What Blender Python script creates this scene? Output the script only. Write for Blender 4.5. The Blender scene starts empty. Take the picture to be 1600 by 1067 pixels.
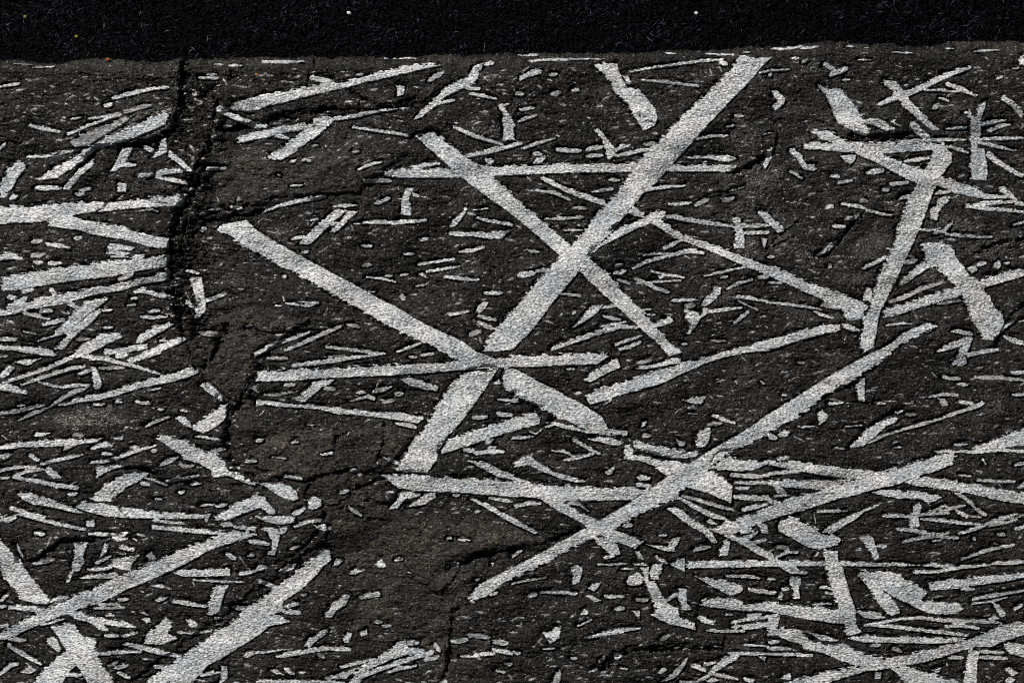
import bpy, math, random
import numpy as np

random.seed(7)
rng = np.random.default_rng(11)
sc = bpy.context.scene
S = 0.0005                      # metres per unit of the tracing grid (1600 x 1067 units seen)
CX, CY = 800.0, 533.5
def wx(x): return (x - CX) * S
def wy(y): return (CY - y) * S

# ---------------------------------------------------------------- camera
cam_d = bpy.data.cameras.new("camera")
cam = bpy.data.objects.new("camera", cam_d)
sc.collection.objects.link(cam)
CAM_H = 2.0
cam.location = (0, 0, CAM_H)
cam_d.sensor_width = 36.0
cam_d.lens = 36.0 * CAM_H / (1600 * S)
cam_d.clip_start = 0.05
cam_d.clip_end = 60.0
sc.camera = cam

# ---------------------------------------------------------------- light
world = bpy.data.worlds.new("World")
sc.world = world
world.use_nodes = True
bg = world.node_tree.nodes["Background"]
bg.inputs[0].default_value = (0.80, 0.88, 1.0, 1)
bg.inputs[1].default_value = 0.05
key_d = bpy.data.lights.new("key_light", 'AREA')
key_d.shape = 'DISK'
key_d.size = 0.05
key_d.energy = 450
key_d.color = (1.0, 0.99, 0.975)
key = bpy.data.objects.new("key_light", key_d)
sc.collection.objects.link(key)
from mathutils import Vector
LD = Vector((-0.66, 0.78, 0.92)).normalized()     # towards the lamp: above the slab's far edge, a little left
key.location = LD * 6.0
key.rotation_euler = (-LD).to_track_quat('-Z', 'Y').to_euler()
sc.cycles.use_denoising = False
sc.cycles.filter_width = 1.05
sc.view_settings.view_transform = 'Standard'
sc.view_settings.look = 'None'
sc.view_settings.exposure = 0.0
sc.view_settings.gamma = 1.0
sc.view_settings.use_curve_mapping = False

# ---------------------------------------------------------------- materials
def new_mat(name):
    m = bpy.data.materials.new(name); m.use_nodes = True
    nt = m.node_tree
    return m, nt, nt.nodes["Principled BSDF"]
def nd(nt, t, **kw):
    n = nt.nodes.new(t)
    for k, v in kw.items(): setattr(n, k, v)
    return n
def coords(nt, sx, sy, rot=0.0):
    tc = nd(nt, 'ShaderNodeTexCoord'); mp = nd(nt, 'ShaderNodeMapping')
    mp.inputs['Scale'].default_value = (sx, sy, sx)
    mp.inputs['Rotation'].default_value = (0, 0, rot)
    nt.links.new(tc.outputs['Object'], mp.inputs[0])
    return mp.outputs[0]
def noise(nt, vec, scale, detail=3.0, rough=0.6):
    n = nd(nt, 'ShaderNodeTexNoise'); n.inputs['Scale'].default_value = scale
    n.inputs['Detail'].default_value = detail; n.inputs['Roughness'].default_value = rough
    nt.links.new(vec, n.inputs['Vector']); return n.outputs[0]
def ramp(nt, fac, stops, interp='LINEAR'):
    r = nd(nt, 'ShaderNodeValToRGB'); r.color_ramp.interpolation = interp
    els = r.color_ramp.elements
    while len(els) < len(stops): els.new(0.5)
    for e, (p, c) in zip(els, stops):
        e.position = p; e.color = (c[0], c[1], c[2], 1) if isinstance(c, tuple) else (c, c, c, 1)
    nt.links.new(fac, r.inputs[0]); return r.outputs[0]
def mix(nt, fac, a, b, mode='MIX'):
    n = nd(nt, 'ShaderNodeMix', data_type='RGBA', blend_type=mode)
    for sock, v in ((n.inputs[0], fac), (n.inputs[6], a), (n.inputs[7], b)):
        if isinstance(v, bpy.types.NodeSocket): nt.links.new(v, sock)
        else: sock.default_value = v
    return n.outputs[2]
def attr(nt, name):
    return nd(nt, 'ShaderNodeAttribute', attribute_name=name).outputs['Fac']

# dark slate: brown black clay rock peppered with minute pale grains
m_rock, nt, b = new_mat("slate_rock")
v1 = coords(nt, 1.0, 2.2, 0.14)
base = ramp(nt, noise(nt, v1, 300, 5, 0.8), [(0.41, (0.0012, 0.0010, 0.0009)), (0.52, (0.0092, 0.0080, 0.0068)), (0.67, (0.038, 0.0335, 0.029))])
big = ramp(nt, noise(nt, coords(nt, 1, 1.6), 14, 5, 0.62), [(0.38, (0.55, 0.55, 0.56)), (0.5, (1.0, 0.98, 0.96)), (0.62, (1.65, 1.60, 1.52))])
base = mix(nt, 1.0, base, big, 'MULTIPLY')
fine = ramp(nt, noise(nt, v1, 800, 2, 0.6), [(0.38, 0.25), (0.5, 0.90), (0.62, 2.3)])
base = mix(nt, 1.0, base, fine, 'MULTIPLY')
warm = mix(nt, attr(nt, "bare"), (1, 1, 1, 1), (2.45, 2.42, 2.25, 1))
base = mix(nt, 1.0, base, warm, 'MULTIPLY')
grain = ramp(nt, noise(nt, v1, 640, 1, 0.5), [(0.70, 0.0), (0.73, 1.0)])
base = mix(nt, grain, base, (0.36, 0.35, 0.33, 1))
rust = ramp(nt, noise(nt, coords(nt, 1, 1), 60, 3, 0.6), [(0.70, 0.0), (0.80, 0.5)])
base = mix(nt, rust, base, (0.060, 0.030, 0.016, 1))
gran = ramp(nt, noise(nt, v1, 620, 3, 0.6), [(0.50, 0.0), (0.60, 1.0)])
gmul = nd(nt, 'ShaderNodeMath', operation='MULTIPLY'); nt.links.new(gran, gmul.inputs[0]); nt.links.new(attr(nt, "granular"), gmul.inputs[1])
base = mix(nt, gmul.outputs[0], base, (0.24, 0.22, 0.20, 1))
nt.links.new(base, b.inputs['Base Color'])
b.inputs['Roughness'].default_value = 0.72
b.inputs['Specular IOR Level'].default_value = 0.28

# pale crystals: grey white, sugary, with dark pits
def crystal_mat(name):
    m, nt, b = new_mat(name)
    v = coords(nt, 0.62, 1.9, 0.06)
    c = ramp(nt, noise(nt, v, 560, 4, 0.85), [(0.35, (0.10, 0.10, 0.10)), (0.42, (0.36, 0.362, 0.365)), (0.50, (0.64, 0.64, 0.635)), (0.60, (1.0, 1.0, 0.99))])
    tone = ramp(nt, noise(nt, coords(nt, 1, 1), 34, 3, 0.6), [(0.35, (0.66, 0.68, 0.71)), (0.65, (0.95, 0.94, 0.92))])
    c = mix(nt, 1.0, c, tone, 'MULTIPLY')
    sp = ramp(nt, noise(nt, v, 780, 2, 0.6), [(0.36, 0.20), (0.455, 0.85), (0.60, 1.35)])
    c = mix(nt, 1.0, c, sp, 'MULTIPLY')
    pit = ramp(nt, noise(nt, v, 330, 3, 0.6), [(0.60, 0.0), (0.66, 0.85)])
    c = mix(nt, pit, c, (0.10, 0.092, 0.085, 1))
    veil = ramp(nt, noise(nt, v, 150, 4, 0.7), [(0.36, 1.0), (0.62, 0.30)])
    mm = nd(nt, 'ShaderNodeMath', operation='MULTIPLY'); nt.links.new(veil, mm.inputs[0]); nt.links.new(attr(nt, "veil"), mm.inputs[1])
    c = mix(nt, mm.outputs[0], c, (0.075, 0.068, 0.062, 1))
    nt.links.new(c, b.inputs['Base Color'])
    b.inputs['Roughness'].default_value = 0.55
    b.inputs['Specular IOR Level'].default_value = 0.35
    return m
m_cry = crystal_mat("pale_crystal")

m_cloth, nt, b = new_mat("black_pile_cloth")
nt.links.new(ramp(nt, noise(nt, coords(nt, 1, 1), 300, 3), [(0.3, (0.0012, 0.0012, 0.0016)), (0.7, (0.003, 0.003, 0.004))]), b.inputs['Base Color'])
b.inputs['Roughness'].default_value = 0.95; b.inputs['Specular IOR Level'].default_value = 0.05
m_fib, nt, b = new_mat("black_fibre")
fc = ramp(nt, attr(nt, "tone"), [(0.0, (0.0010, 0.0010, 0.0014)), (0.35, (0.005, 0.005, 0.007)), (0.6, (0.020, 0.021, 0.031)), (0.86, (0.065, 0.069, 0.095)), (1.0, (0.18, 0.18, 0.20))])
nt.links.new(fc, b.inputs['Base Color'])
b.inputs['Roughness'].default_value = 0.6; b.inputs['Specular IOR Level'].default_value = 0.12

# ---------------------------------------------------------------- traced shapes
DATA = '''@ 0 0 1
p 1157,89 1205,91 1186,110 1162,137 1121,179 1098,204 1070,235 1028,283 1007,300 962,355 922,397 900,430 862,475 832,515 800,547 752,550 768,520 800,485 825,455 875,400 905,370 937,330 960,305 1000,249 1036,213 1062,185 1084,165 1101,148 1121,131 1140,109
p 649,213 679,207 724,241 750,261 776,280 812,314 850,346 887,377 950,425 970,450 1000,482 1032,517 1065,552 1045,557 1032,540 1000,512 960,475 932,450 907,425 875,400 837,365 800,335 767,312 722,278 704,262
p 600,275 608,265 701,263 756,259 897,256 995,254 1042,258 1153,257 1145,268 1042,268 897,270 812,273 715,278 620,278
p 337,360 345,350 385,344 400,360 437,382 482,407 525,430 575,457 617,480 675,512 725,535 745,550 780,562 775,576 735,572 712,560 675,542 625,520 582,497 537,470 487,442 450,422 400,395 375,382 357,368
p 787,575 800,575 850,600 925,640 940,650 950,670 980,673 980,683 950,679 920,678 905,668 870,652 835,633 800,615 784,602
p 398,581 525,574 650,567 717,564 800,556 940,551 955,555 932,569 880,571 800,574 750,576 675,582 600,587 525,590 450,595 398,596
p 732,581 777,578 765,597 742,630 720,660 698,684 686,702 682,720 667,738 617,735 632,710 650,685 667,662 680,637 700,607 712,592
p 687,704 697,688 750,668 800,653 836,643 845,651 843,662 800,674 750,690 697,707 688,709
p 1450,504 1465,510 1425,530 1400,545 1380,562 1360,577 1325,600 1282,622 1270,635 1232,660 1207,672 1190,685 1137,710 1107,735 1075,757 1050,782 1012,795 962,825 920,845 887,860 850,880 800,905 750,935 737,940 732,932 750,912 800,887 875,847 912,827 955,802 995,778 1025,757 1050,740 1075,725 1117,700 1160,675 1200,647 1250,617 1305,582 1355,555 1387,540 1412,520
p 597,743 607,739 675,744 775,749 857,757 975,762 1060,765 1060,780 975,781 900,782 800,776 725,770 650,767 620,762
p 838,775 870,777 912,803 940,817 975,832 1007,845 993,857 960,845 925,828 905,815 870,797
p 925,838 950,838 965,850 970,866 955,868 940,855
p 1015,347 1032,344 1067,365 1112,380 1162,400 1215,419 1262,440 1300,452 1345,468 1360,480 1330,500 1312,482 1282,467 1237,447 1200,431 1150,410 1100,388 1055,372
p 1461,236 1475,232 1487,236 1488,252 1468,280 1457,307 1442,347 1430,375 1417,400 1407,425 1385,470 1377,484 1370,515 1365,542 1350,551 1342,540 1350,497 1360,475 1365,460 1372,430 1385,407 1397,380 1407,342 1425,300 1447,258
p 1115,555 1150,545 1200,530 1237,520 1287,507 1312,506 1313,516 1287,522 1250,532 1225,540 1200,548 1160,552
p 215,1080 225,1067 250,1047 270,1035 295,1017 310,1007 320,1000 335,985 355,977 370,965 400,940 425,920 462,892 487,872 507,857 515,858 518,875 505,885 495,897 475,917 457,930 442,940 440,955 422,962 425,975 400,995 375,1010 350,1025 325,1040 310,1055 290,1080
p 335,808 350,797 370,785 390,776 404,773 415,778 425,795 432,802 422,803 410,792 400,795 380,802 355,812
11 1190,332 1200,342 1220,360
9 1092,566 1130,554 1170,546
@ 0 0 3.5575
70 20,1060 60,980 110,915
p 700,650 830,600 930,590 970,620 955,690 890,760 640,800 560,780 e
p 210,1000 260,960 360,900 500,820 600,765 720,710 850,655 925,620 950,645 935,690 860,725 760,768 640,797 520,840 480,880 400,940 320,990 250,1000
22-12 380,750 500,700 620,660 690,645
30-20 700,630 800,600 850,590 d
18 500,665 600,650 680,635 d
24-18 630,550 720,525 850,495 940,490
24 585,590 625,585
p 390,790 480,740 600,700 700,660 760,640 700,690 600,750 500,810 420,820 d
26 170,700 240,715 335,735
14-16 0,485 60,475 110,470
8 185,378 305,372
8 80,355 180,360 d
16-8 400,665 460,655
16 0,830 30,800
20 150,870 250,865 340,850 410,840
34 370,1050 450,960 520,900
p 680,820 735,815 710,880 650,950 610,955 650,890
20 660,920 750,915
26 800,820 850,835
p 890,790 925,760 930,850 850,880 835,875 880,840
34-24 940,850 1000,900 1055,950
30 870,970 930,955 1010,950
24 870,985 950,1000 1040,1020
22 770,980 850,970
p 655,1015 710,1020 700,1067 655,1067
28-20 200,1045 340,1050
16 440,1060 500,1050
18 1145,940 1200,935 1255,935
14 1100,430 1210,435
8 1190,355 1240,357
7 1270,365 1340,368
10 1150,412 1200,412
14 1010,1050 1070,1050
24 1075,520 1085,525
@ 350 50 3.5575
p 30,415 60,395 130,380 220,345 320,335 420,315 500,295 650,280 700,265 800,235 900,215 1050,180 1160,178 1210,185 1100,210 1000,235 900,260 780,280 680,310 560,335 430,370 330,400 260,410 200,430 130,440 40,430
28-40 490,255 560,270 610,290
36-26 -35,425 60,470 150,510 230,520
p 60,615 110,570 230,545 330,520 450,505 480,520 440,545 350,560 220,590 100,610
p 245,690 290,670 360,610 440,550 500,490 530,465 600,465 600,500 540,560 440,630 380,680 320,715 260,710
28-10 600,485 700,470 830,445 960,428
10 980,425 1030,422
18 280,575 360,590
p 960,300 1005,300 1000,350 960,360
24 1140,270 1220,225
p 1055,490 1100,430 1180,360 1230,310 1320,260 1360,245 1390,190 1440,178 1420,220 1395,290 1320,320 1230,360 1180,410 1090,480
22 1340,310 1420,320
20 1370,345 1450,360 1515,375
18 1180,400 1250,385 1280,380
16-20 715,530 850,550 1025,578
16-26 1035,750 1120,740 1195,730
18 780,832 930,830
18 750,768 800,745 880,725
p 1010,870 1050,870 1030,920 1040,1020 985,1015 985,950
18 1050,900 1080,915
8 370,857 440,855
14 440,712 485,720
16 370,725 400,718
14-24 210,1000 300,970 400,945 480,930 565,915
14 610,972 740,962
20 840,955 920,925
14 490,635 520,630 d
10 720,670 755,668
10 30,187 105,187
18 215,168 330,165 445,162
10 890,138 960,138 1060,142
12 735,235 770,235
18 35,968 95,975
6 300,795 315,800
@ 700 50 3.5575
14 390,120 500,128
p 440,160 520,150 620,145 700,148 780,142 870,150 760,155 640,160 540,165 460,170
24 210,180 250,175
p 395,265 400,250 450,225 500,205 530,215 520,235 450,255 400,278
18 565,240 605,240
p 280,400 350,395 320,420 345,460 370,500 370,600 305,605 310,540 300,490 310,460 285,430
24 380,345 420,350 d
30 575,345 620,345 d
18 690,325 730,325
24-18 35,530 150,580 310,628
30-24 105,690 200,670 300,645 410,620
24-16 415,650 490,620 600,590
20 390,500 440,480 495,462
16 400,435 480,425
26 600,655 680,660 740,662
24 770,655 860,640
p 810,540 840,540 880,590 930,650 930,680 895,715 880,680 860,600
26 930,690 1000,675 1130,650
26 930,660 960,640 1010,632
18 770,692 860,688
20 1090,625 1160,622
p 470,735 490,705 540,690 545,705 510,735
20 475,680 520,680
30 215,720 250,718
p 815,185 870,168 940,170 950,220 980,280 1000,310 1060,315 1100,360 1150,430 1165,480 1150,520 1080,555 1050,500 1000,410 930,330 890,260
p 970,245 1000,238 1020,285 1000,295
14-18 1010,222 1150,195 1300,175 1420,160 1530,152
14-24 1075,268 1200,275 1390,300
26-32 525,810 600,850 700,895 800,930 875,950
20 490,880 590,895 680,935
16-24 800,890 860,880 915,875
18 895,822 950,822
16-20 540,1040 640,1035 740,1030
18 695,978 770,980 d
26-20 1090,880 1200,860 1320,852
18 1230,958 1350,950
@ 1000 50 3.5567
16 310,597 400,580 495,573
18-10 660,230 740,215 830,210
30-24 450,165 485,180
18 715,243 730,243
p 240,690 400,685 490,680 545,705 500,722 380,705 280,705
p 735,330 760,330 805,370 800,400 755,440 735,415 765,385 740,355
16 530,468 575,468
10 485,525 525,518
6 690,568 735,560
30 725,650 715,700 690,745
14 835,770 905,815
28-36 845,655 890,700 920,750 970,755
14 730,90 800,92 900,75
10 890,90 990,80
8 370,118 430,122 520,125
6 575,112 620,113
6 145,112 200,115
12 840,148 880,148
14 900,170 925,160
24-18 1025,180 1067,205
14 165,955 280,952
20 310,965 380,925 d
12 500,880 580,860 d
24 465,940 520,920 d
20-26 515,1040 560,1067
24-30 665,1000 710,1035 760,1067
@ 1200 50 3.5575
p 200,615 450,615 700,610 980,620 1020,650 850,660 640,675 450,670 200,650
p 240,545 330,540 440,605 640,680 780,730 880,770 980,805 1140,850 1210,890 1160,918 1040,895 940,850 840,850 740,800 620,735 500,685 440,640 290,595
26-22 310,175 365,210
28 345,240 435,205
14 420,268 455,268
p 280,300 400,320 460,370 510,440 520,480 570,560 540,575 480,555 430,530 390,510 370,460 345,400 320,345
p 520,490 600,485 660,510 720,545 650,550 580,520 540,515
p 640,270 690,265 740,310 760,350 830,430 890,490 950,545 910,548 860,510 800,460 740,410 720,370 690,330 650,300
p 600,410 640,380 700,350 780,325 880,280 980,230 1080,195 1135,190 1130,205 1050,235 960,275 880,315 790,355 700,385 630,415
14 870,325 960,325 1060,335
26-22 990,290 1060,315 1155,358
12 950,370 1005,388
24 915,425 945,412
36-40 800,515 840,555 890,590
20-16 720,610 850,605 1000,600 1105,598
16 990,540 1040,535 1100,533
22 1010,635 1060,655 1120,670
p 1090,450 1115,430 1130,460 1150,470 1165,400 1210,380 1200,430 1180,500 1190,570 1165,620 1170,650 1205,655 1220,720 1225,800 1215,825 1130,815 1125,740 1125,650 1130,580 1125,500
30-14 1180,515 1260,500 1325,490
26-18 1230,550 1290,525 1350,512
22-18 1180,595 1300,592 1423,588
26-14 1175,610 1270,635 1385,660
34-26 1225,680 1290,725 1360,770 1420,800
34-30 1300,370 1360,405 1415,460
p 1390,150 1423,120 1433,190 1400,185
10 1355,208 1395,203
14 1270,262 1300,250
10 1150,108 1290,98
8 690,113 810,118
7 990,92 1040,92
6 500,160 570,160
8 435,82 480,82
p 405,690 490,680 485,710 455,742 430,715
24-30 550,785 640,770
20-30 760,720 830,710 895,700
16 390,838 465,828
20 680,850 780,838
20 730,925 790,912
18-24 410,955 480,965 540,980
18-14 545,990 620,1010 690,1020
22 430,1035 510,1025
20 350,800 395,808
10 120,775 195,812
24 325,975 360,968
24 640,875 670,880 d
22 515,938 555,938 d
p 1020,910 950,920 940,960 905,990 905,1040 945,1045 960,1000 980,960 1010,940
24-16 935,895 1020,885
34-22 1150,905 1220,915 1320,918
24 1110,972 1200,955 1380,942
26-18 1110,965 1220,985 1330,990 1433,1005
40-20 1300,870 1340,900 1375,935
20 1380,955 1433,960
@ 0 300 4
p -10,90 150,88 400,70 700,58 950,35 1150,28 1130,88 950,95 700,115 560,130 430,150 250,190 80,195 -10,205
p 300,150 430,152 560,180 750,215 950,265 1060,285 1045,355 950,345 800,305 620,275 480,240 300,210
8-14 850,125 950,110 990,125 d
14 1100,18 1165,20
p 5,535 200,500 400,470 700,430 850,415 1060,395 1040,465 900,490 700,530 500,550 300,580 100,615 20,620
p -10,730 40,740 150,690 330,640 500,615 700,580 870,540 1000,510 1060,500 1055,550 900,575 750,620 600,640 400,700 200,730 60,770 -10,775
p 220,940 330,890 400,820 470,740 540,680 620,660 690,660 640,700 560,760 480,830 400,890 330,910
p 335,985 400,920 440,850 530,770 620,730 640,740 600,790 520,860 450,920 400,980
p 420,1035 520,950 640,880 660,880 760,890 770,905 680,950 560,1010 480,1040
p -10,955 120,960 300,975 355,1020 330,1030 200,1010 80,990 -10,985
p 850,945 870,900 960,840 1060,815 1095,825 1040,860 960,900 880,945
p 830,1040 960,970 1080,915 1150,900 1165,925 1100,960 1000,1000 930,1035 880,1050
34 660,1000 800,985 920,965
p 835,620 870,600 925,590 900,630 850,635
30 915,625 1000,645 1075,660
24-20 880,780 950,785 1050,780
18 930,748 1000,742
14 1000,930 1050,925
40-30 690,345 760,345 835,355
30-20 295,325 370,338 440,350
20 670,380 810,385
12 700,405 810,408
30 205,310 265,305 d
p -10,395 60,370 120,400 155,425 60,420 -10,430
30 200,400 280,388 d
24 220,440 270,440
22 305,450 385,443
22 470,295 510,288
30-24 850,408 905,405
p 55,40 80,15 120,20 100,45 60,50
24 475,15 530,12
30 0,25 40,20
24 140,625 210,615
30 50,660 100,655
30-34 45,725 120,685 165,665
24 320,605 345,640
30-20 150,755 230,775 310,795
24 255,745 325,742
26 270,830 400,800
24 420,690 490,725
p 420,740 440,760 425,770
16 820,662 860,665
14 640,740 700,740
14 645,850 705,845
14 800,708 850,705
26 750,550 840,515
18 1155,490 1235,508
p 1165,535 1250,535 1265,600 1280,680 1280,740 1240,790 1205,795 1225,740 1220,680 1190,590
30-26 1280,680 1350,655 1410,635
28-20 1160,680 1220,730
p 1430,95 1460,80 1510,90 1490,110 1450,105
24 1245,240 1275,225
30 1250,885 1390,885 d
10 1540,840 1580,832
14 1040,480 1055,500
10 1165,412 1195,410
10 1300,110 1370,105
10 150,870 225,888
26 0,920 100,920
12 0,1030 50,1025
30 560,1040 680,1030 d
22 1480,45 1500,45 d
20 480,925 560,915 d
@ 400 300 4
p 265,320 310,270 380,210 440,160 500,115 560,105 570,120 520,160 460,210 390,280 340,325 280,328
24-10 300,280 215,298
p 460,250 500,210 530,180 570,120 635,120 620,145 580,170 540,220 490,258
14 470,210 520,190
26-22 670,190 800,190 930,188 1065,180
6 610,200 660,200
14 340,178 390,168
p 1205,225 1225,180 1280,130 1315,85 1320,110 1290,160 1250,210
7 1350,112 1450,105
20-28 1380,160 1450,180 1600,205
p 1195,260 1230,245 1400,250 1600,240 1560,265 1540,290 1450,290 1350,275 1240,275
18 660,335 725,338
20 1025,300 1075,292
24 1270,372 1350,368 1420,345
14 925,388 990,385
20 670,458 715,456
22-18 1015,452 1120,435 1240,420
22 1065,498 1160,482 1270,465
14-18 690,530 780,540 875,562
p 1010,510 1040,505 1075,540 1050,535
14 905,518 950,515
12 805,525 850,522
22-18 1175,530 1280,542 1395,550
26-20 1430,632 1535,632
p 890,650 910,640 935,655 930,675 905,675
12 700,622 745,622
8 1000,588 1050,582
p 1370,750 1385,710 1420,685 1455,690 1430,730 1400,760
22 1210,768 1270,758 1335,742
28-24 1390,770 1450,790 1500,800
34-24 1395,810 1440,840 1485,855
34 1340,890 1400,870 d
18 165,530 185,530
14 180,695 230,700 320,715
30-20 310,710 390,690
8 120,708 160,712
8 360,850 450,845
24-28 180,990 300,940 400,895 530,840
30-18 0,1015 80,970 180,930 300,890 340,870
24-14 440,968 550,980 700,1000 810,1010
20 880,1000 960,970 1030,945
20 570,830 650,845 d
14 450,1030 560,1020 d
20-14 1030,1020 1110,1005
16 960,1030 1000,1035
20 290,378 325,372
@ 800 300 4
20-16 205,170 330,165 445,160
14 325,238 440,240
p 495,380 510,350 580,300 640,250 700,210 800,170 860,140 900,115 960,120 960,150 920,180 860,200 780,230 700,270 620,310 560,340
p 770,95 830,130 820,160 760,150 700,110
30-26 970,150 1080,170 1200,190 1390,215
p 1380,165 1430,165 1440,220 1455,300 1450,350 1385,355 1400,280 1395,220
26 1440,215 1520,210 1600,210
20 1450,255 1600,255
30-24 950,355 1000,330 1060,300
20-34 755,480 830,440 930,410 1030,385 1120,365 1200,380
14 820,395 900,385 990,385
20-30 770,545 830,565 900,600 980,628
14 780,570 870,560
18 870,495 960,515 1080,535
14 880,562 960,558 1060,552
p 910,520 960,530 930,545
22 650,460 690,455
24 640,505 710,498
18 660,545 740,575
p 95,360 140,355 180,380 120,385 d
34 45,520 140,505
26 150,495 220,485 d
12 1005,75 1120,68
30 1150,80 1230,45 d
18 1205,525 1330,495 1470,465
26-18 1345,605 1420,570 1505,548
16 1305,535 1350,528
24-20 1410,650 1500,665 1600,685
8 1410,680 1540,740
24-20 1000,678 1080,675 1155,675
p 1265,590 1310,600 1300,640 1250,690 1210,715 1180,710 1200,670 1250,630
p 1080,735 1110,740 1165,745 1170,780 1200,725 1230,730 1220,760 1180,790 1150,840 1110,890 1090,885 1120,830 1090,800
24-20 1230,748 1330,735 1440,722
26 1385,830 1430,785 1480,750
20 300,635 360,640 430,650 d
p 370,855 400,830 460,750 500,710 570,700 540,750 470,800 420,830
14-24 565,725 660,705
24 570,775 620,790 680,800
18 550,840 640,825 710,812
34-28 250,980 400,925 550,875 680,840 800,845
22 650,955 740,920 815,895
26 670,985 740,965 805,940
p 865,850 890,820 940,795 990,780 1010,810 950,835 900,850
14 845,768 895,768
10 800,740 870,735
14 1060,950 1095,950
30 1085,715 1140,710 d
18 380,760 400,745
14 1250,930 1340,930 d
20 1540,535 1600,535
p 1560,290 1600,290 1580,350
@ 1200 300 4
24-30 590,480 650,450 745,405
20-30 400,215 480,215
p 300,395 330,370 390,320 435,300 430,330 380,370 320,400
16 930,230 1010,240 1080,225
26-24 1040,255 1100,245 1160,185
22-16 1110,260 1220,275 1320,280 1400,282
p 955,320 1040,310 1090,310 1170,355 1170,390 1200,440 1260,520 1310,550 1350,610 1390,660 1420,720 1470,760 1480,830 1450,880 1430,930 1340,920 1320,870 1280,820 1260,760 1230,690 1210,640 1180,590 1130,560 1100,520 1060,490 1050,440 980,420 970,370
p 820,590 830,550 900,490 960,440 1050,420 1060,460 1000,480 920,530 860,575
26-34 760,690 850,660 950,610 1100,560 d
p 720,740 760,725 900,680 1000,640 1150,600 1300,560 1400,520 1500,490 1610,480 1610,525 1480,560 1380,590 1300,620 1200,650 1060,690 900,740 780,780 730,785
30 840,440 930,430
p 590,680 620,595 645,600 660,680
34 340,700 440,720 500,690 d
16 0,690 100,700 220,715 340,735
16-24 290,745 340,770 410,785
p 470,750 600,720 600,790 500,800
p 460,815 540,840 580,870 540,875 470,850
14 740,835 850,820 900,825
26-20 1155,865 1280,890
p 1060,1000 1080,975 1180,925 1240,900 1290,905 1270,960 1230,1030 1180,1040 1210,960 1130,990
20 1250,1030 1330,1005 1440,990
28-36 1480,900 1540,930 1610,950
18-24 1470,860 1500,830 1535,810
p 1240,480 1290,455 1310,490 1270,510
24 1310,455 1360,445
p 1415,450 1445,420 1460,460 1440,485 1410,470
20 1480,450 1510,440
14 1530,205 1610,190
18 820,45 900,20
18 1060,700 1130,690 1200,680 d
20 370,95 405,92
20 580,50 620,50 d
24 380,470 400,460 d
16 0,408 40,405
14 0,565 90,570
@ 0 550 4
20-30 20,195 150,150 300,100 430,40 560,-10
p -10,200 60,195 180,250 170,265 80,250 -10,235
22-26 135,205 230,170 350,130 450,100 530,90
18 240,185 310,205 400,225
26-22 400,218 500,205 560,210
p 110,430 180,380 300,340 400,270 470,225 560,215 520,245 430,280 330,340 200,400
30-24 -10,385 100,370 200,345 280,330
p 360,335 450,300 560,270 700,240 800,205 950,165 1100,130 1200,85 1220,105 1260,95 1270,120 1170,160 1060,190 900,220 750,265 620,300 500,315 400,335
28-22 510,25 640,40 750,65 870,95 1000,135
p 560,90 600,100 640,200 620,230 590,235 575,150
p -10,145 20,115 60,80 90,100 60,140 20,165
p 90,65 150,45 260,40 220,60 180,85
30 730,30 800,15
34-30 810,55 900,30 1010,-5
22 490,140 560,115
20 620,100 780,100 d
p 320,420 380,370 480,360 600,360 740,370 780,400 760,440 700,465 560,470 420,465 340,450 e
p 1250,205 1280,185 1310,190 1350,230 1395,290 1390,310 1340,280 1290,240
p 1205,465 1230,440 1300,390 1370,340 1420,320 1415,400 1400,430 1330,480 1270,505 1220,490
p 1095,410 1140,400 1190,430 1200,475 1160,460
20-26 910,468 980,430 1060,405
14 1130,365 1170,370
16 1225,525 1300,535 1380,550
14 990,358 1020,360
12 930,240 1010,225
22 850,310 940,320
14 720,315 760,315
14 580,330 650,328
p 205,525 230,500 320,505 280,520 230,530
24 460,515 520,520 d
12 110,335 155,335
p 710,540 740,530 775,520 765,545 740,550
p -10,585 100,560 300,548 450,540 640,540 600,565 480,575 350,590 150,595 -10,610
p 560,610 600,575 660,560 710,590 650,595 600,605
20 400,605 470,580
20 640,635 700,635
20-24 565,690 650,685 740,660 830,625 980,580
p 600,800 605,760 600,715 640,715 760,705 775,715 700,735 650,755 615,780
24-20 260,700 350,675 450,655 520,640
22 -10,745 100,720 220,715
22-28 80,780 160,745 270,730
p 270,730 310,720 350,745 385,785 340,790 300,770
24 180,645 240,675
26-34 90,785 200,800 350,830 490,850
16 0,790 60,785
30 0,655 60,650
p 560,910 620,870 660,820 740,780 800,750 930,755 880,800 800,840 720,900 690,930 600,930
p 100,890 130,870 200,880 300,915 400,945 470,975 540,1005 470,1005 380,980 270,960 200,950 130,910
p 475,965 530,920 560,940 700,950 850,975 1000,1000 1200,1010 1280,1020 1270,1040 1100,1040 850,1035 650,1020 520,990
24-30 60,970 150,1000 280,1035
10 0,1030 50,1015
p 965,535 1010,515 1100,530 1150,545 1200,570 1270,605 1300,630 1350,630 1400,680 1430,730 1500,770 1600,820 1600,835 1520,810 1430,770 1330,780 1320,740 1240,690 1150,670 1130,640 1070,600 1030,570
22 1310,625 1400,605
p 1000,710 1030,680 1070,655 1120,655 1080,690 1020,710
24 1120,690 1150,715 1210,710 d
20-26 1035,810 1130,790 1240,770
p 1180,825 1220,810 1260,825 1200,835
20 1120,880 1150,870
24 880,820 930,825
14 970,918 1010,918
20 430,888 480,885
14 900,785 960,800 1040,835 d
20 820,595 870,597
24 950,620 985,610
20 1440,720 1500,725
22 1535,680 1600,682
14 1255,958 1340,952
20 1350,965 1420,950
@ 400 550 4
p 0,812 60,820 150,812 190,830 250,860 270,915 240,925 190,915 130,885 80,850
p 320,920 370,900 410,910 415,950 380,980 330,975
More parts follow.
